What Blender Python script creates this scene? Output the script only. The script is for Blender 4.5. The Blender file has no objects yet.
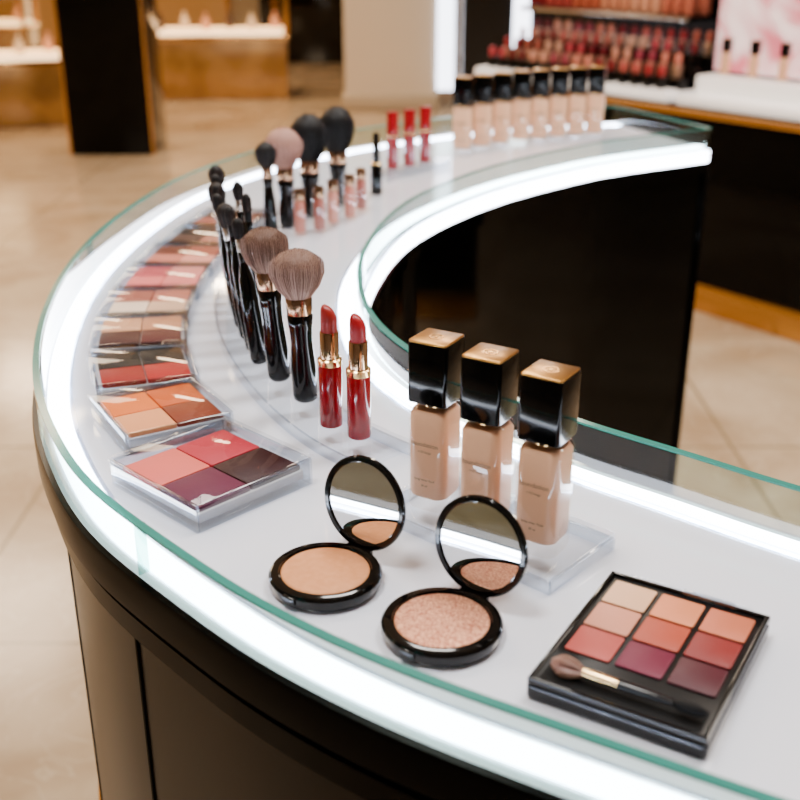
import bpy, bmesh, math, random
from mathutils import Vector, Matrix
random.seed(4)
Z0=0.92
PI=math.pi
def lin(h,g=1.0):
    h=h.lstrip('#'); o=[]
    for i in (0,2,4):
        c=int(h[i:i+2],16)/255
        o.append((c/12.92 if c<=.04045 else ((c+.055)/1.055)**2.4)**g)
    return tuple(o)+(1,)
MC={}
def mat(name,color='#808080',rough=.4,metal=0,emit=None,es=0,spec=.5,bump=None,coat=0,vary=None,trans=0,ior=1.45,g=1.0):
    if name in MC: return MC[name]
    m=bpy.data.materials.new(name); m.use_nodes=True; nt=m.node_tree; b=nt.nodes['Principled BSDF']
    c=lin(color,g) if isinstance(color,str) else color
    b.inputs['Base Color'].default_value=c
    b.inputs['Roughness'].default_value=rough; b.inputs['Metallic'].default_value=metal
    b.inputs['Specular IOR Level'].default_value=spec; b.inputs['Coat Weight'].default_value=coat
    b.inputs['Transmission Weight'].default_value=trans; b.inputs['IOR'].default_value=ior
    if emit: b.inputs['Emission Color'].default_value=lin(emit); b.inputs['Emission Strength'].default_value=es
    tc=nt.nodes.new('ShaderNodeTexCoord')
    if vary:
        c2,sc,lo,hi=vary
        n=nt.nodes.new('ShaderNodeTexNoise'); n.inputs['Scale'].default_value=sc; n.inputs['Detail'].default_value=4
        nt.links.new(tc.outputs['Object'],n.inputs['Vector'])
        r=nt.nodes.new('ShaderNodeValToRGB'); r.color_ramp.elements[0].position=lo; r.color_ramp.elements[1].position=hi
        r.color_ramp.elements[0].color=c; r.color_ramp.elements[1].color=lin(c2,g)
        nt.links.new(n.outputs['Fac'],r.inputs[0]); nt.links.new(r.outputs[0],b.inputs['Base Color'])
    if bump:
        sc,st,d=bump
        n=nt.nodes.new('ShaderNodeTexNoise'); n.inputs['Scale'].default_value=sc; n.inputs['Detail'].default_value=5
        nt.links.new(tc.outputs['Object'],n.inputs['Vector'])
        bp=nt.nodes.new('ShaderNodeBump'); bp.inputs['Strength'].default_value=st; bp.inputs['Distance'].default_value=d
        nt.links.new(n.outputs['Fac'],bp.inputs['Height']); nt.links.new(bp.outputs[0],b.inputs['Normal'])
    MC[name]=m; return m
def clear(name,tint,ior=1.45,rough=.02,gloss='#FFFFFF',extra=0):
    if name in MC: return MC[name]
    m=bpy.data.materials.new(name); m.use_nodes=True; nt=m.node_tree; nt.nodes.remove(nt.nodes['Principled BSDF'])
    out=nt.nodes['Material Output']
    t=nt.nodes.new('ShaderNodeBsdfTransparent'); t.inputs[0].default_value=lin(tint)
    g=nt.nodes.new('ShaderNodeBsdfGlossy'); g.inputs[0].default_value=lin(gloss); g.inputs['Roughness'].default_value=rough
    f=nt.nodes.new('ShaderNodeFresnel'); f.inputs['IOR'].default_value=ior
    a=nt.nodes.new('ShaderNodeMath'); a.operation='ADD'; a.use_clamp=True; a.inputs[1].default_value=extra
    # only the outward-facing side of each solid reflects (a solid's inner side must not total-reflect)
    ge=nt.nodes.new('ShaderNodeNewGeometry'); s=nt.nodes.new('ShaderNodeMath'); s.operation='SUBTRACT'; s.inputs[0].default_value=1
    mu=nt.nodes.new('ShaderNodeMath'); mu.operation='MULTIPLY'
    x=nt.nodes.new('ShaderNodeMixShader')
    nt.links.new(ge.outputs['Backfacing'],s.inputs[1]); nt.links.new(f.outputs[0],a.inputs[0]); nt.links.new(a.outputs[0],mu.inputs[0]); nt.links.new(s.outputs[0],mu.inputs[1])
    nt.links.new(mu.outputs[0],x.inputs[0]); nt.links.new(t.outputs[0],x.inputs[1]); nt.links.new(g.outputs[0],x.inputs[2]); nt.links.new(x.outputs[0],out.inputs[0])
    MC[name]=m; return m

class MB:
    def __init__(s): s.bm=bmesh.new(); s.m=[]
    def mi(s,m):
        if m not in s.m: s.m.append(m)
        return s.m.index(m)
    def loft(s,rings,m,cap0=True,cap1=True,M=None,closed=True):
        k=s.mi(m); vs=[]
        for r in rings:
            vs.append([s.bm.verts.new((M@Vector(p)) if M else Vector(p)) for p in r])
        n=len(vs[0])
        for a,b in zip(vs[:-1],vs[1:]):
            for i in range(n if closed else n-1):
                j=(i+1)%n
                f=s.bm.faces.new((a[i],a[j],b[j],b[i])); f.material_index=k; f.smooth=True
        if cap0: f=s.bm.faces.new(list(reversed(vs[0]))); f.material_index=k
        if cap1: f=s.bm.faces.new(vs[-1]); f.material_index=k
        return s
    def lathe(s,prof,m,seg=32,M=None,cap0=True,cap1=True):
        rings=[[(max(r,1e-5)*math.cos(2*PI*i/seg),max(r,1e-5)*math.sin(2*PI*i/seg),z) for i in range(seg)] for r,z in prof]
        return s.loft(rings,m,cap0,cap1,M)
    def rr(s,secs,m,M=None,cs=5,c=(0,0),cap0=True,cap1=True):
        rings=[]
        for sx,sy,r,z in secs:
            r=min(r,sx/2-1e-5,sy/2-1e-5); ring=[]
            for q,(cx,cy) in enumerate([(1,1),(-1,1),(-1,-1),(1,-1)]):
                for i in range(cs+1):
                    a=q*PI/2+i/cs*PI/2
                    ring.append((c[0]+cx*(sx/2-r)+r*math.cos(a),c[1]+cy*(sy/2-r)+r*math.sin(a),z))
            rings.append(ring)
        return s.loft(rings,m,cap0,cap1,M)
    def box(s,size,c,m,b=.001,M=None,r=None,cs=3):
        sx,sy,sz=size; x,y,z=c; z0=z-sz/2; z1=z+sz/2; b=min(b,sz/2.01)
        if r is None: r=b
        return s.rr([(sx-2*b,sy-2*b,max(r-b,1e-4),z0),(sx-.6*b,sy-.6*b,r,z0+.3*b),(sx,sy,r,z0+b),(sx,sy,r,z1-b),(sx-.6*b,sy-.6*b,r,z1-.3*b),(sx-2*b,sy-2*b,max(r-b,1e-4),z1)],m,M,cs,(x,y))
    def sweep(s,path,prof,m,sign=1,closed=True):
        rings=[[(p[0]+n[0]*o*sign,p[1]+n[1]*o*sign,z) for o,z in prof] for p,n in path]
        return s.loft(rings,m,closed,closed,None,closed)
    def text(s,body,size,m,M):
        c=bpy.data.curves.new('t','FONT'); c.body=body; c.size=size; c.align_x='CENTER'; c.extrude=.00002
        o=bpy.data.objects.new('t',c); bpy.context.collection.objects.link(o)
        dg=bpy.context.evaluated_depsgraph_get(); me=bpy.data.meshes.new_from_object(o.evaluated_get(dg))
        me.transform(M); k=s.mi(m); n=len(s.bm.faces); s.bm.from_mesh(me); s.bm.faces.ensure_lookup_table()
        for f in s.bm.faces[n:]: f.material_index=k
        bpy.data.objects.remove(o); return s
    def mesh(s,name,angle=35):
        me=bpy.data.meshes.new(name); bmesh.ops.recalc_face_normals(s.bm,faces=s.bm.faces)
        s.bm.to_mesh(me); s.bm.free()
        for m in s.m: me.materials.append(m)
        me.shade_smooth(); me.set_sharp_from_angle(angle=math.radians(angle)); return me
    def done(s,name,loc=(0,0,0),rot=(0,0,0),parent=None,angle=35):
        return inst(s.mesh(name,angle),name,loc,rot,parent)
def inst(me,name,loc=(0,0,0),rot=(0,0,0),parent=None,scale=1):
    o=bpy.data.objects.new(name,me); bpy.context.collection.objects.link(o)
    o.location=loc; o.rotation_euler=rot; o.scale=(scale,)*3
    if parent: o.parent=parent
    return o
def empty(name,loc=(0,0,0),rot=(0,0,0)):
    o=bpy.data.objects.new(name,None); bpy.context.collection.objects.link(o); o.location=loc; o.rotation_euler=rot; o.empty_display_size=.05; return o
def T(x,y,z): return Matrix.Translation((x,y,z))
def R(a,ax): return Matrix.Rotation(a,4,ax)

# ---------------- materials
WHITE=mat('counter_white_gloss','#E6EAF6',.05,spec=.8,coat=.5)
LED=mat('led_white','#FFFFFF',.5,emit='#E8F0FF',es=26)
BLACKG=mat('black_gloss','#050505',.07,spec=.38)
CAPB=mat('cap_black','#030303',.12,spec=.25)
CABB=mat('cabinet_black','#020202',.07,spec=.12)
RIMB=mat('rim_black','#020202',.2,spec=.06)
BLACKS=mat('black_satin','#0A0909',.3,spec=.3)
GAP=mat('black_matte','#040404',.7,spec=.2)
PANEL=mat('bronze_black_panel','#1A1410',.3,metal=.1,spec=.12)
GOLD=mat('brushed_gold','#C9974E',.25,metal=1)
GOLDP=mat('polished_gold','#E2BC82',.16,metal=1)
CAPG=mat('cap_gold','#BE8A44',.28,metal=1)
COPPER=mat('champagne_ferrule','#A88468',.2,metal=1)
SILV=mat('satin_silver','#CFC6BC',.2,metal=1)
GLASS=clear('pane_glass','#EAF5F2',1.4,.01)
EDGE=mat('glass_edge_teal','#2F8478',.12,emit='#5FB8AA',es=.06,trans=.3)
JOINT=clear('glass_joint_clear','#B8DAD4',1.45,.05,extra=.08)
ACR=clear('clear_acrylic','#F8FAFC',1.33,.02,extra=.01)
COVER=clear('clear_cover','#FBFCFD',1.18,.04)
ACRE=clear('acrylic_edge','#E6EBF1',1.45,.05,extra=.12)
MIRROR=mat('mirror','#E8E8EA',.02,metal=1)

# ---------------- counter
def spline(pts,n):
    P=[Vector(p) for p in pts]; P=[2*P[0]-P[1]]+P+[2*P[-1]-P[-2]]; out=[]
    for i in range(1,len(P)-2):
        for k in range(24):
            t=k/24; a,b,c,d=P[i-1:i+3]
            out.append(.5*((2*b)+(c-a)*t+(2*a-5*b+4*c-d)*t*t+(3*b-3*c+d-a)*t**3))
    out.append(P[-2])
    L=[0]
    for a,b in zip(out[:-1],out[1:]): L.append(L[-1]+(b-a).length)
    res=[]; j=0
    for i in range(n):
        s=L[-1]*i/(n-1)
        while j<len(L)-2 and L[j+1]<s: j+=1
        f=(s-L[j])/max(L[j+1]-L[j],1e-9); res.append(out[j].lerp(out[j+1],min(f,1)))
    for _ in range(6): res=[res[0]]+[(res[i-1]+2*res[i]+res[i+1])/4 for i in range(1,n-1)]+[res[-1]]
    o=[]
    for i in range(n):
        d=(res[min(i+1,n-1)]-res[max(i-1,0)]).normalized(); o.append((res[i],Vector((-d.y,d.x))))
    return o
OUT=spline([(.60,.18),(.42,.226),(.27,.280),(.154,.337),(.068,.386),(0,.425),(-.073,.480),(-.125,.533),(-.197,.614),(-.243,.694),(-.288,.80),(-.329,.96),(-.353,1.15),(-.351,1.35),(-.318,1.58),(-.245,1.78),(-.13,1.96),(.04,2.12),(.22,2.23),(.44,2.31)],180)
INN=spline([(.74,.36),(.55,.43),(.38,.52),(.251,.615),(.194,.665),(.129,.72),(.04,.815),(-.018,.935),(-.038,1.069),(-.034,1.205),(0,1.385),(.06,1.53),(.152,1.677),(.26,1.80),(.37,1.90),(.56,2.02)],180)
cnt=empty('display_counter',(0,0,Z0))
H=.036
b=MB(); k=b.mi(WHITE)
vo=[b.bm.verts.new((p.x,p.y,0)) for p,n in OUT]; vi=[b.bm.verts.new((p.x,p.y,0)) for p,n in INN]
for i in range(len(vo)-1): b.bm.faces.new((vo[i],vo[i+1],vi[i+1],vi[i]))
b.done('white_top',parent=cnt)
def sw(name,path,prof,m,sign=1,closed=True,z=0): 
    return MB().sweep(path,prof,m,sign,closed).done(name,parent=cnt)
for nm,pa,sg in (('outer',OUT,1),('inner',INN,-1)):
    sw('glass_pane_'+nm,pa,[(0,.0005),(0,H-.0015),(-.007,H-.0015),(-.007,.0005)],GLASS,sg)
    sw('glass_edge_'+nm,pa,[(0,H-.0014),(0,H),(-.0055,H),(-.0055,H-.0014)],EDGE,sg)
    sw('led_strip_'+nm,pa,[(-.008,.0003),(-.008,.002),(-.025,.002),(-.025,.0003)],LED,sg)
    sw('diffuser_trim_'+nm,pa,[(-.025,.0003),(-.025,.004),(-.028,.004),(-.028,.0003)],ACRE,sg)
sw('rim_outer',OUT,[(.004,-.0005),(.005,-.004),(.005,-.026),(-.02,-.026),(-.02,-.0005)],RIMB)
sw('slot_outer',OUT,[(-.012,-.026),(-.012,-.036)],GAP,closed=False)
sw('lower_rim_outer',OUT,[(0,-.036),(0,-.052),(-.02,-.052),(-.02,-.036)],RIMB)
sw('panel_outer',OUT,[(-.010,-.052),(-.010,-.44)],PANEL,closed=False)
sw('gold_band_outer',OUT,[(-.012,-.44),(-.004,-.44),(-.004,-.52),(-.012,-.52)],GOLD)
sw('plinth_outer',OUT,[(-.03,-.52),(-.03,-.92)],BLACKS,closed=False)
for i in (20,38,53,66,80,94,108,122,136):
    p,n=OUT[i]; a=math.atan2(n.y,n.x)
    MB().box((.003,.003,.385),(0,0,-.246),GAP,.0005).done('panel_seam',(p.x-n.x*.010,p.y-n.y*.010,0),(0,0,a),cnt)
for i in (51,92):
    p,n=OUT[i]; a=math.atan2(n.y,n.x)
    MB().box((.0074,.0010,H-.002),(-.0035,0,H/2),JOINT,.0003).done('glass_joint',(p.x,p.y,0),(0,0,a),cnt)
sw('led_side_inner',INN,[(.001,-.003),(.004,-.003),(.004,-.024),(.001,-.024)],LED,-1)
sw('rim_inner',INN,[(.004,-.024),(.006,-.026),(.006,-.045),(-.01,-.045),(-.01,-.024)],CABB,-1)
sw('panel_inner',INN,[(-.002,-.045),(-.002,-.92)],CABB,-1,False)
sw('top_rim_inner',INN,[(.004,-.0004),(.004,-.003),(-.01,-.003),(-.01,-.0004)],ACRE,-1)
def endcap(name,a,c):
    d=Vector(c)-Vector(a); L=d.length; an=math.atan2(d.y,d.x); mx=(Vector(a)+Vector(c))/2
    MB().box((L+.008,.012,.915),(0,0,-.4625),CABB,.002).done('end_panel_'+name,(mx.x,mx.y,0),(0,0,an),cnt)
    MB().box((L,.007,H-.0015),(0,0,(H)/2),GLASS,.0004).done('glass_pane_'+name,(mx.x,mx.y,0),(0,0,an),cnt)
    MB().box((L,.007,.0014),(0,0,H-.0004),EDGE,.0003).done('glass_edge_'+name,(mx.x,mx.y,0),(0,0,an),cnt)
endcap('far',OUT[-1][0],INN[-1][0]); endcap('near',OUT[0][0],INN[0][0])

# ---------------- square palettes
def pan_mat(c):
    return mat('powder_'+c[1:],c,.45,bump=(900,.25,.0006),spec=.3,g=1.4)
def quad(loc,ang,S,cols,h=.017):
    q=MB(); w=S/2-.006
    q.box((S,S,.004),(0,0,.002),ACR,.0008,r=.003)
    for sx in (-1,1):
        q.box((.0022,S,h),(sx*(S/2-.0011),0,h/2),ACRE,.0004)
        q.box((S-.0046,.0022,h),(0,sx*(S/2-.0011),h/2),ACRE,.0004)
    q.box((S-.008,S-.008,.007),(0,0,.0075),mat('pan_frame','#D0CAC8',.25),.0008,r=.002)
    for (ix,iy),c in zip([(-1,-1),(1,-1),(-1,1),(1,1)],cols):
        q.box((w-.0002,w-.0002,.004),(ix*(w/2+.0004),iy*(w/2+.0004),.0125),pan_mat(c),.0008,r=.0015)
    q.box((S+.004,S+.004,.0014),(0,0,h+.0008),COVER,.0004,r=.003)
    return q.done('blush_palette' if h>.018 else 'eyeshadow_quad',(loc[0],loc[1],Z0+.0002),(0,0,math.radians(ang)))
quad((-.131,.687),46,.099,['#7C3558','#4A1022','#EA8478','#C84258'],.02)
quad((-.187,.791),31,.086,['#F0B080','#9A4E26','#F0903C','#DC7A2C'])
quad((-.221,.883),18,.085,['#A80E1C','#BC1224','#12090C','#1E0C12'])
quad((-.242,.974),10,.085,['#5A1222','#701E2A','#E2B492','#D8A482'])
quad((-.252,1.063),4,.085,['#F4DEC8','#E6C4A8','#B87868','#D08C7C'])
quad((-.254,1.152),0,.085,['#EA8A88','#EC9490','#CC6A72','#EAA29A'])
quad((-.250,1.241),-4,.085,['#D28A78','#E8A896','#86482F','#B86C58'])
quad((-.240,1.330),-8,.085,['#5A3024','#C08872','#381A18','#6A3A2C'])
quad((-.224,1.420),-13,.085,['#B06A58','#D09884','#4A2420','#8A5040'])

# ---------------- foundation bottles
SKIN=mat('foundation_liquid','#F0BE98',.28,spec=.4)
TXT=mat('label_ink','#4A382C',.5)
def bottle(liq=SKIN):
    q=MB(); w=.0285; d=.0285
    g=clear('bottle_glass','#FCF9F6',1.45,.02,extra=.01)
    q.rr([(w-.004,d-.004,.006,0),(w-.001,d-.001,.007,.001),(w,d,.007,.003),(w,d,.007,.067),(w-.002,d-.002,.007,.070),(w-.008,d-.008,.006,.072)],g,cs=6)
    q.rr([(w-.008,d-.008,.006,.0075),(w-.003,d-.003,.0065,.0095),(w-.0018,d-.0018,.0065,.012),(w-.0018,d-.0018,.0065,.066),(w-.005,d-.005,.006,.069),(w-.011,d-.011,.005,.0705)],liq,cs=6)
    q.lathe([(.009,.071),(.009,.0735)],GOLDP,24)
    c=.0266
    q.box((c,c,.040),(0,0,.0935),CAPB,.0012,r=.002)
    q.box((c-.0008,c-.0008,.0014),(0,0,.1141),CAPG,.0005,r=.0016)
    q.lathe([(.0046,.1146),(.0046,.1151),(.0038,.1151),(.0038,.1147),(.0016,.1147),(.0014,.1152)],GOLD,24)
    M=T(0,-d/2-.0001,.046)@R(PI/2,'X')
    q.text('foundation',.0044,TXT,M); q.text('n 02 beige',.0022,TXT,T(0,0,-.0045)@M)
    q.text('long wear fluid',.0024,TXT,T(0,0,-.024)@M); q.text('30 ml',.0020,TXT,T(0,0,-.028)@M)
    return q.mesh('foundation_bottle')
BM=bottle()
rz=Z0+.0125
for (x,y),a in zip([(.0225,.637),(.0535,.610),(.0855,.581)],[-30,-31,-33]):
    inst(BM,'foundation_bottle',(x,y,rz),(0,0,math.radians(a)))
q=MB(); RL=.140; RW=.072
q.box((RL,RW,.003),(0,0,.0105),ACR,.0008,r=.002)
for sy in(-1,1): q.box((RL,.0025,.0085),(0,sy*(RW/2-.0015),.0045),ACRE,.0005)
for sx in(-1,1): q.box((.0025,RW-.006,.0085),(sx*(RL/2-.0015),0,.0045),ACRE,.0005)
q.done('acrylic_riser',(.0585,.618,Z0+.0003),(0,0,math.radians(-42)))
for i in range(8):
    t=i/7; inst(BM,'foundation_bottle',(.110+.262*t,1.975+.17*t+.02*math.sin(t*PI),Z0+.0005),(0,0,math.radians(-15)),scale=1.14)

# ---------------- compacts
def compact(loc,ang,c1,c2,shim):
    e=empty('powder_compact',(loc[0],loc[1],Z0+.0003),(0,0,math.radians(ang)))
    Rr=.0335; q=MB()
    q.lathe([(Rr-.004,0),(Rr-.001,.0015),(Rr,.0035),(Rr,.0075),(Rr-.0012,.0092),(Rr-.0035,.0098),(.0275,.0098),(.0268,.0084),(.0262,.0084)],BLACKG,96,cap1=False)
    q.lathe([(.0262,.0078),(.0262,.0086),(.0255,.0092),(.0245,.0094),(.015,.0096),(.0002,.0097)],mat('pressed_powder_'+c1[1:],c1,.38 if shim else .55,metal=.35 if shim else 0,bump=(900,.6,.0008) if shim else (1200,.2,.0004),vary=(c2,700 if shim else 200,.38,.66),g=1.2),96,cap0=False)
    q.box((.003,.009,.005),(-Rr-.0002,0,.006),BLACKG,.001)
    q.done('base',parent=e)
    l=MB(); Rl=.0300
    l.lathe([(.001,.0062),(.02,.0060),(Rl-.004,.0052),(Rl-.001,.0040),(Rl,.0028),(Rl,.0008),(Rl-.0008,0),(Rl-.0035,0),(Rl-.0042,.0014)],BLACKG,96,cap1=False)
    l.lathe([(Rl-.0042,.0012),(.0005,.0012)],MIRROR,96,cap0=False)
    op=math.radians(97)
    Mo=T(Rr-.001,0,.0060)@R(op,'Y')@T(-Rl-.001,0,.0008)
    o=l.done('lid',parent=e); o.matrix_local=Mo
    h=MB(); h.lathe([(.0022,-.009),(.0022,.009)],BLACKG,16,M=R(PI/2,'X')); h.done('hinge',(Rr-.0005,0,.0065),parent=e)
    return e
compact((-.044,.559),55,'#D2935F','#D99C6C',0)
compact((.023,.508),55,'#B9745A','#F0BE9C',1)

# ---------------- nine pan palette
cols=['#EBC6A8','#E2A17C','#D08A6C','#DCA892','#C06A52','#9E4240','#C87872','#8A3858','#6A1E3A']
q=MB(); W,L_=.092,.118
q.box((W,L_,.009),(0,0,.0045),BLACKG,.0015,r=.003)
q.box((W-.004,L_-.004,.003),(0,0,.0098),BLACKS,.0008,r=.002)
for sx in (-1,1): q.box((.0025,L_-.001,.004),(sx*(W/2-.0018),0,.0108),BLACKG,.0006)
for sy in (-1,1): q.box((W-.001,.0025,.004),(0,sy*(L_/2-.0018),.0108),BLACKG,.0006)
ps=.0262
for i in range(9):
    r,c=divmod(i,3)
    q.box((ps-.0016,ps-.0020,.0016),((c-1)*(ps+.0012),L_/2-.0205-r*(ps-.0002),.0118),mat('pan_shadow_'+cols[i][1:],cols[i],.42,metal=.15 if i in(1,2,6,7) else 0,bump=(900,.35,.0006),g=1.5,spec=.35),.0006,r=.0014)
q.box((.030,.004,.003),(.012,L_/2-.003,.0135),ACRE,.0008)
q.box((W-.022,.003,.0035),(0,L_/2+.0005,.011),ACR,.0008)
q.box((W-.010,.019,.0006),(0,-.0455,.0115),GAP,.0002,r=.003)
am=math.radians(-31); pc=(.1325,.4790)
palo=q.done('eyeshadow_palette',(pc[0],pc[1],Z0+.0003),(0,0,am))
def hair(q,r0,z0,r1,z1,n,mA,mB,M=None,hw=.00022,dome=.35):
    for i in range(n):
        a=random.random()*2*PI; u=math.sqrt(random.random())
        rb=r0*u; ht=(z1-z0); zt=z0+ht*(1-dome*u*u)*(1-.04*random.random())
        rt=r1*u*(1+.05*(random.random()-.5))
        m=mB if random.random()<.3 else mA
        k=q.mi(m); pts=[]
        for t in (0,.35,.7,1):
            rr_=rb+(rt*1.06-rb)*math.sin(min(t*1.25,1)*PI/2)*(1-.05*t)
            z=z0+(zt-z0)*t; pts.append(Vector((rr_*math.cos(a),rr_*math.sin(a),z)))
        prev=None
        for t,p in zip((0,.35,.7,1),pts):
            w=hw*(1-.7*t); tang=Vector((-math.sin(a),math.cos(a),0))*w; rad=Vector((math.cos(a),math.sin(a),0))*w
            ring=[p+tang,p-tang*.5+rad,p-tang*.5-rad]
            if M: ring=[M@v for v in ring]
            vs=[q.bm.verts.new(v) for v in ring]
            if prev:
                for j in range(3):
                    f=q.bm.faces.new((prev[j],prev[(j+1)%3],vs[(j+1)%3],vs[j])); f.material_index=k
            prev=vs
def hm(c): return mat('bristle_'+c[1:],c,.55,spec=.3)
q=MB(); M=R(PI/2,'Y')
hair(q,.0022,0,.0056,-.018,220,hm('#B08A78'),hm('#6A4436'),M,hw=.0003)
q.lathe([(.0022,-.001),(.0038,-.009),(.0042,-.013),(.002,-.0165)],hm('#8A6050'),20,M=M)
q.lathe([(.0024,-.001),(.0027,.005),(.0024,.018)],GOLDP,20,M=M)
q.lathe([(.0024,.018),(.0027,.024),(.0020,.040),(.0018,.046)],BLACKG,20,M=M)
q.lathe([(.0018,.046),(.0028,.050),(.0030,.056),(.0022,.060),(.0005,.062)],GAP,20,M=M)
q.done('double_ended_brush',(-.021,-.0455,.0165),parent=palo)

# ---------------- brushes
def brush(r0,r1,hb,hl,fer,cA,cB,n,hr=.008,fm=GOLDP,handle=BLACKG,hw=.0003,dome=.35,core=None):
    q=MB(); z1=hl; z2=hl+fer; z3=z2+hb
    q.lathe([(hr*.75,0),(hr*.95,.002),(hr,.006),(hr*1.02,z1*.45),(hr*.85,z1*.8),(r0*.95,z1)],handle,28)
    q.lathe([(r0*.96,z1-.001),(r0*1.0,z1+.002),(r0*1.08,z1+fer*.4),(r0*1.0,z1+fer*.45)],handle,28)
    q.lathe([(r0*1.0,z1+fer*.45),(r0*1.03,z1+fer*.5),(r0*1.1,z2-.001),(r0*1.05,z2)],fm,28)
    q.lathe([(r0*.9,z2-.001),(r0+(r1-r0)*.6,z2+hb*.3),(r1*.93,z2+hb*.55),(r1*.88,z2+hb*.72),(r1*.62,z2+hb*.87),(r1*.3,z2+hb*.94),(0,z2+hb*.95)],hm(core or cB),28)
    hair(q,r0,z2-.001,r1,z3,n,hm(cA),hm(cB),hw=hw,dome=dome)
    return q.mesh('makeup_brush',50)
def place(me,x,y,z,tx=0,ty=0,name='makeup_brush',s=1):
    return inst(me,name,(x,y,Z0+z),(math.radians(ty),math.radians(tx),0),scale=s)
big1=brush(.0095,.0205,.038,.061,.025,'#C0A090','#7A5C4E',1700,.0100,dome=.28,fm=COPPER)
big2=brush(.0090,.0185,.036,.066,.028,'#A88878','#624638',1500,.0096,dome=.28,fm=COPPER)
bz=.0130
place(big1,-.075,.809,bz+.0004,-2,0)
place(big2,-.100,.853,bz+.0006,-4,0)
sl=[brush(.0034,.0052,.018,.090,.020,'#2A2020','#0E0A0A',160,.0078,fm=SILV),
    brush(.0032,.0042,.016,.096,.018,'#3A2A24','#141010',140,.0074,fm=BLACKS),
    brush(.0050,.0085,.022,.084,.020,'#4A3A34','#1A1412',240,.0080,fm=SILV)]
for i,(x,y,tx,h) in enumerate([(-.121,.890,-6,0),(-.130,.922,-7,1),(-.139,.954,-7,2),(-.148,.985,-8,0),(-.155,1.014,-7,1),(-.161,1.043,-7,2),(-.167,1.071,-6,0),(-.172,1.099,-6,1),(-.176,1.127,-6,2),(-.130,.970,-3,1),(-.147,1.035,-3,0)]):
    place(sl[h],x,y,bz+.0016,tx,0)
m3=brush(.0060,.0135,.032,.065,.024,'#2A2424','#121010',600,.0085,fm=COPPER)
m4=brush(.0105,.0240,.052,.050,.028,'#D0A494','#94685A',1200,.0110,core='#A87C6E',fm=COPPER)
m5=brush(.0125,.0250,.064,.048,.028,'#1A1718','#0A090A',1200,.0120,fm=COPPER)
place(m3,-.163,1.375,.0010,-2); place(m4,-.148,1.43,0.0008,-1); place(m5,-.122,1.49,0.0005,0); place(m5,-.088,1.56,0.0005,0)

def gloss(c):
    q=MB(); q.box((.017,.017,.046),(0,0,.024),clear('gloss_shell','#FBEFEA',1.45,.02,extra=.03),.002,r=.004)
    q.lathe([(.0062,.004),(.0068,.006),(.0068,.042),(.004,.045)],mat('gloss_'+c[1:],c,.25,g=1.2),24)
    q.lathe([(.0070,.047),(.0072,.048),(.0072,.058),(.006,.060)],COPPER,24)
    return q.mesh('lip_gloss')
gl=[gloss(c) for c in ('#C88676','#A8685E','#D8A090')]
for i,(x,y) in enumerate([(-.128,1.385),(-.104,1.40),(-.089,1.44),(-.068,1.475),(-.054,1.52)]): inst(gl[i%3],'lip_gloss',(x,y,Z0+.0005),(0,0,.3))

# ---------------- lipsticks
REDT=mat('red_lacquer','#8E0614',.12,coat=.6)
def lipstick(cb):
    q=MB()
    q.lathe([(.0078,0),(.0086,.0008),(.0088,.003),(.0088,.049),(.0084,.0502)],REDT,40)
    q.lathe([(.0090,.0490),(.0091,.0498),(.0091,.0535),(.0082,.0542)],GOLDP,40)
    q.lathe([(.0071,.053),(.0071,.074),(.0066,.0748),(.0060,.0748)],mat('champagne_gold','#D9B490',.16,metal=1),40)
    m=mat('lipstick_'+cb[1:],cb,.35,spec=.5,g=1.2); seg=40
    def ring(r,z,sl): return [(r*math.cos(2*PI*i/seg),r*math.sin(2*PI*i/seg),z-.006+sl*r*math.cos(2*PI*i/seg-.6)) for i in range(seg)]
    q.loft([ring(.0060,.079,0),ring(.0060,.088,.1),ring(.0060,.092,.3),ring(.0057,.0948,.55),ring(.0048,.0972,.65),ring(.0034,.0988,.65),ring(.0010,.0996,.5)],m)
    return q.mesh('lipstick')
inst(lipstick('#A0302C'),'lipstick',(-.052,.761,Z0+bz),(0,0,2.4))
inst(lipstick('#A81E2A'),'lipstick',(-.030,.740,Z0+bz),(0,0,2.2))
q=MB(); q.lathe([(.0078,0),(.0092,.001),(.0092,.050),(.0086,.0505),(.0086,.0525),(.0092,.053),(.0092,.088),(.0084,.0892),(.001,.0894)],REDT,32); q.lathe([(.0092,.0502),(.0094,.0508),(.0094,.0522),(.0092,.0528)],GOLDP,32)
CL=q.mesh('lipstick')
for x,y in [(-.012,1.765),(.015,1.79),(.041,1.82)]: inst(CL,'lipstick',(x,y,Z0+.0130))
q=MB(); q.lathe([(.0075,0),(.0086,.001),(.0086,.045),(.0082,.046),(.0054,.047),(.0054,.052),(.0050,.085),(.0040,.090)],BLACKG,28); q.lathe([(.0086,.0440),(.0088,.0455),(.0072,.0470)],GOLDP,28)
q.done('mascara_tube',(-.035,1.635,Z0+.0005))
def rack(name,pts,w,h,n=50):
    P_=spline(pts,n); q=MB()
    q.sweep(P_,[(w/2,h-.003),(w/2,h),(-w/2,h),(-w/2,h-.003)],ACR)
    q.sweep(P_,[(w/2,0),(w/2,h-.0031),(w/2-.0025,h-.0031),(w/2-.0025,0)],ACRE)
    q.sweep(P_,[(-w/2,0),(-w/2,h-.0031),(-w/2+.0025,h-.0031),(-w/2+.0025,0)],ACRE)
    return q.done(name,(0,0,Z0+.0003))
rack('acrylic_rack',[(-.004,.712),(-.041,.750),(-.075,.803),(-.105,.865),(-.130,.93),(-.148,.99),(-.163,1.06),(-.174,1.15)],.050,.012)
rack('acrylic_rack',[(-.034,1.720),(-.012,1.765),(.015,1.79),(.041,1.82),(.07,1.86)],.034,.012)

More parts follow.
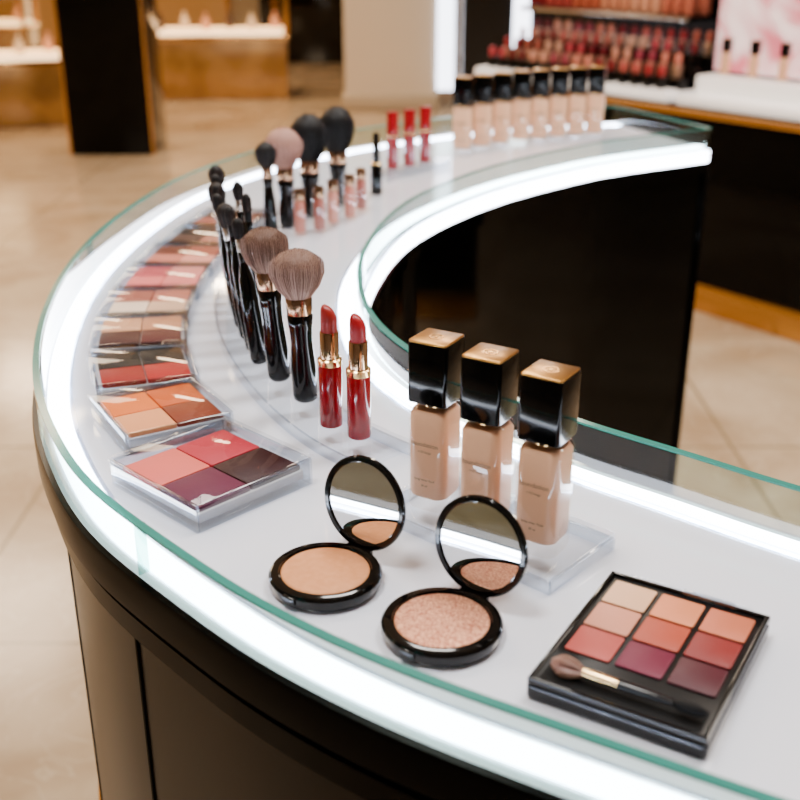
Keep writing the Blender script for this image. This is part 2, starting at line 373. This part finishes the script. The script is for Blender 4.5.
# ---------------- room
def floor_mat():
    m=bpy.data.materials.new('polished_marble_floor'); m.use_nodes=True; nt=m.node_tree; b=nt.nodes['Principled BSDF']
    tc=nt.nodes.new('ShaderNodeTexCoord')
    n=nt.nodes.new('ShaderNodeTexNoise'); n.inputs['Scale'].default_value=1.6; n.inputs['Detail'].default_value=8; n.inputs['Distortion'].default_value=1.5
    nt.links.new(tc.outputs['Object'],n.inputs['Vector'])
    r=nt.nodes.new('ShaderNodeValToRGB'); e=r.color_ramp.elements
    e[0].position=.35; e[0].color=lin('#AC9272'); e[1].position=.65; e[1].color=lin('#CCB698')
    nt.links.new(n.outputs['Fac'],r.inputs[0])
    n2=nt.nodes.new('ShaderNodeTexNoise'); n2.inputs['Scale'].default_value=2.4; n2.inputs['Detail'].default_value=6; n2.inputs['Distortion'].default_value=3
    nt.links.new(tc.outputs['Object'],n2.inputs['Vector'])
    r2=nt.nodes.new('ShaderNodeValToRGB'); e2=r2.color_ramp.elements; e2[0].position=.485; e2[0].color=(0,0,0,1); e2[1].position=.5; e2[1].color=(1,1,1,1); x=r2.color_ramp.elements.new(.515); x.color=(0,0,0,1)
    nt.links.new(n2.outputs['Fac'],r2.inputs[0])
    mx=nt.nodes.new('ShaderNodeMix'); mx.data_type='RGBA'; mx.inputs[7].default_value=lin('#DCCBB0')
    ml=nt.nodes.new('ShaderNodeMath'); ml.operation='MULTIPLY'; ml.inputs[1].default_value=.4
    nt.links.new(r2.outputs[0],ml.inputs[0]); nt.links.new(ml.outputs[0],mx.inputs[0]); nt.links.new(r.outputs[0],mx.inputs[6])
    bk=nt.nodes.new('ShaderNodeTexBrick'); bk.offset=0; bk.inputs['Scale'].default_value=1; bk.inputs['Brick Width'].default_value=.9; bk.inputs['Row Height'].default_value=.9; bk.inputs['Mortar Size'].default_value=.005; bk.inputs['Mortar Smooth'].default_value=.2
    nt.links.new(tc.outputs['Object'],bk.inputs['Vector']); nt.links.new(mx.outputs[2],bk.inputs['Color1']); nt.links.new(mx.outputs[2],bk.inputs['Color2']); bk.inputs['Mortar'].default_value=lin('#8C7858')
    nt.links.new(bk.outputs[0],b.inputs['Base Color']); b.inputs['Roughness'].default_value=.17; b.inputs['Specular IOR Level'].default_value=.6
    return m
FL=floor_mat(); CREAM=mat('cream_wall','#C9BAA2',.5,vary=('#BDAC92',3,.4,.6)); CEIL=mat('ceiling_paint','#D8D0C6',.8)
DWALL=mat('taupe_wall','#7A6E5E',.5,vary=('#6C6152',3,.4,.6))
MB().box((12,17,.1),(0,5,-.05),FL,.001).done('floor')
MB().box((12,17,.1),(0,5,3.35),CEIL,.001).done('ceiling')
MB().box((12,.1,3.3),(0,13.45,1.65),CREAM,.001).done('wall_back')
MB().box((.1,17,3.3),(-5.95,5,1.65),CREAM,.001).done('wall_left')
MB().box((.1,17,3.3),(5.95,5,1.65),CREAM,.001).done('wall_right')
MB().box((12,.1,3.3),(0,-3.45,1.65),DWALL,.001).done('wall_front')
WARM=mat('warm_glow_panel','#FFE2B8',.5,emit='#FFDDAE',es=3)
CASE=clear('case_glass','#F4F1E8',1.4,.02)
WOOD=mat('golden_wood','#8E6838',.25,metal=.35,vary=('#A88048',4,.4,.6))
q=MB(); q.box((.52,.45,3.28),(0,0,1.64),CABB,.01)
for sx in(-1,1): q.box((.015,.02,3.28),(sx*.26,-.225,1.64),GOLD,.004)
q.done('pillar',(-1.82,7.25,.001))
q=MB(); q.box((.72,.6,3.26),(0,0,1.65),mat('ivory_column','#EADCC6',.4),.01); q.box((.76,.64,.12),(0,0,.061),mat('ivory_base','#C4B296',.35),.01)
q.box((.13,.04,3.0),(.44,-.29,1.65),mat('cool_light_column','#FFFFFF',.5,emit='#E6EEFF',es=7),.005)
q.done('column',(-.08,9.35,.001))
def case_counter(name,loc,ang,w,d,h,ch=.5):
    q=MB(); q.box((w,d,h),(0,0,h/2),WOOD,.01); q.box((w+.04,d+.04,.04),(0,0,h+.02),GOLDP,.005)
    q.box((w-.06,d-.06,.03),(0,0,h+.055),WARM,.005)
    q.box((w,d,ch),(0,0,h+.07+ch/2),CASE,.005)
    for sx in(-1,1):
        for sy in(-1,1): q.box((.03,.03,ch+.03),(sx*w/2,sy*d/2,h+.05+ch/2),GOLD,.004)
    for i in range(7): 
        x=-w/2+w*(i+.5)/7
        q.lathe([(.03,h+.071),(.035,h+.08),(.035,h+.16),(.012,h+.17),(.014,h+.21),(.001,h+.212)],mat('jar_%d'%(i%3),['#E0A890','#3A2420','#E8D8C8'][i%3],.2),16,M=T(x,(-1)**i*.08,0))
    return q.done(name,loc,(0,0,ang))
case_counter('jewelry_counter',(-1.65,9.9,.001),.08,1.35,.6,.48)
case_counter('jewelry_counter',(-3.2,8.3,.001),.35,1.5,.6,.42)
case_counter('jewelry_counter',(-4.2,10.6,.001),.1,1.6,.6,.5)
MB().box((.95,.08,2.2),(-.0,0,1.1),BLACKG,.01).box((.05,.1,2.2),(-.3,-.02,1.1),GOLD,.004).box((1.1,.06,.06),(0,-.03,2.23),GOLD,.004).done('door_1',(-1.05,12.6,.001))
q=MB()
for i in range(5):
    q.box((.04,.06,2.6),(i*.9-1.8,0,1.3),GOLD,.005)
    if i<4: q.box((.86,.03,2.5),(i*.9-1.35,0,1.3),[WARM,mat('amber_panel','#8A6438',.3,emit='#B98248',es=.5)][i%2],.005)
q.box((3.7,.1,.2),(0,0,.1),WOOD,.005)
q.done('window_1',(-3.7,12.9,.001))
q=MB(); q.box((2.6,.2,3.2),(0,0,1.61),BLACKS,.01); q.box((.12,.04,2.9),(-.88,-.12,1.6),MC['cool_light_column'],.005); q.box((.03,.04,2.9),(-.4,-.12,1.6),GOLD,.004)
q.done('wall_partition',(1.75,8.4,.001))
ang=math.atan2(.8,-.6)
g=empty('cosmetics_wall_unit',(1.29,3.61,.001),(0,0,ang))
q=MB()
q.box((2.9,.5,.60),(.2,-.26,.40),CABB,.008); q.box((2.92,.51,.105),(.2,-.255,.053),GOLD,.004)
q.box((2.94,.54,.022),(.2,-.255,.705),GOLD,.004); q.box((2.9,.5,.006),(.2,-.26,.720),BLACKG,.002)
q.box((2.9,.04,1.6),(.2,-.53,1.5),BLACKS,.006)
q.done('cabinet',parent=g)
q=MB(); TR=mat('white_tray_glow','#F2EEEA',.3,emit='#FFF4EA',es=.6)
q.box((1.06,.36,.03),(1.11,-.20,.738),TR,.004)
q.box((.9,.05,.02),(1.10,-.50,.80),LED,.003)
q.done('lit_tray',parent=g)
lipc=['#B0343A','#C96A60','#8E1C2C','#D98C78','#A8485A','#E0A48C','#7A1828','#C4505A','#D8A890','#B86A58']
q=MB()
for r in range(4):
    for c in range(16):
        x=.64+c*.062; y=-.06-r*.085; z=.755+r*.035
        q.box((.028,.028,.05),(x,y,z+.025),BLACKG if r%2==0 else mat('champ','#C9A68A',.3,metal=.8),.003)
        q.box((.022,.022,.04),(x,y,z+.07),mat('lc'+lipc[(c//2+r*3)%10],lipc[(c//2+r*3)%10],.3,g=1.2),.006)
for r in range(4): q.box((1.04,.08,.03+r*.035),(1.11,-.06-r*.085,.745+r*.0175),TR if r==0 else BLACKG,.003)
q.done('lipstick_display',parent=g)
q=MB()
for zs in (.99,1.22):
    q.box((.92,.26,.018),(1.17,-.40,zs),BLACKG,.003); q.box((.92,.01,.012),(1.17,-.268,zs),SILV,.002)
    for c in range(17):
        x=.745+c*.053
        for r in range(2):
            cc=['#C87860','#E2A888','#D99878','#C06A50','#B4504C','#8E1C2C','#5A1A24'][min(6,c//3)]
            q.box((.034,.034,.085),(x,-.31-r*.09,zs+.009+.043),mat('lc'+cc,cc,.3,g=1.2),.006)
q.done('shade_shelf',parent=g)
def lightbox():
    m=bpy.data.materials.new('pink_lightbox'); m.use_nodes=True; nt=m.node_tree; b=nt.nodes['Principled BSDF']
    tc=nt.nodes.new('ShaderNodeTexCoord'); n=nt.nodes.new('ShaderNodeTexNoise'); n.inputs['Scale'].default_value=3; n.inputs['Detail'].default_value=2; n.inputs['Distortion'].default_value=2
    nt.links.new(tc.outputs['Object'],n.inputs['Vector']); r=nt.nodes.new('ShaderNodeValToRGB'); e=r.color_ramp.elements
    e[0].position=.42; e[0].color=lin('#D06C7A'); e[1].position=.62; e[1].color=lin('#F8DEDC')
    nt.links.new(n.outputs['Fac'],r.inputs[0]); nt.links.new(r.outputs[0],b.inputs['Emission Color']); b.inputs['Emission Strength'].default_value=1.0; nt.links.new(r.outputs[0],b.inputs['Base Color'])
    return m
q=MB(); q.box((1.5,.03,.75),(-.21,-.24,1.20),lightbox(),.004); q.box((1.54,.03,.80),(-.21,-.272,1.20),BLACKG,.004)
q.box((1.54,.22,.03),(-.24,-.13,.738),TR,.004); q.box((1.52,.10,.06),(-.23,-.17,.785),TR,.004)
q.done('advertising_lightbox',parent=g)
for i in range(5): inst(BM,'foundation_bottle_%d'%i,(.44-i*.12,-.16,.816),(0,0,.3),parent=g,scale=1.15)

# ---------------- lights
def area(name,loc,size,p,col,rot=(0,0,0)):
    l=bpy.data.lights.new(name,'AREA'); l.shape='SQUARE'; l.size=size; l.energy=p; l.color=lin(col)[:3]
    o=bpy.data.objects.new(name,l); bpy.context.collection.objects.link(o); o.location=loc; o.rotation_euler=rot; return o
area('added_overhead_light_1',(-.6,.4,3.2),.5,56,'#FFFBF8')  # unseen overhead softboxes, added to light the counter and the shop behind
area('added_overhead_light_2',(.9,1.2,3.2),.5,56,'#FFFBF8')
area('added_overhead_light_3',(0,2.6,3.2),.5,46,'#FFF8F0')
area('added_overhead_light_4',(-2.3,2.5,3.2),1.2,60,'#FFE6CA')
area('added_overhead_light_5',(-2.5,5.5,3.2),1.2,90,'#FFE2C0')
area('added_overhead_light_6',(.6,5.8,3.2),.8,75,'#FFEAD2')
area('added_overhead_light_7',(-1.5,9,3.2),.8,110,'#FFDDB4')
area('added_overhead_light_8',(2.2,2.2,3.2),.8,55,'#FFF0E0')
area('added_overhead_light_9',(-3.5,9.5,3.2),.8,90,'#FFDDB4')
w=bpy.data.worlds.new('World'); bpy.context.scene.world=w; w.use_nodes=True
w.node_tree.nodes['Background'].inputs[0].default_value=lin('#FFF0E0'); w.node_tree.nodes['Background'].inputs[1].default_value=.3

cd=bpy.data.cameras.new('camera'); cd.lens=49.5; cd.sensor_width=36; cd.clip_start=.02
cd.dof.use_dof=True; cd.dof.focus_distance=.76; cd.dof.aperture_fstop=7.0
co=bpy.data.objects.new('camera',cd); bpy.context.collection.objects.link(co); co.location=(0,0,Z0+.353); co.rotation_euler=(math.radians(67.2),0,0)
bpy.context.scene.camera=co
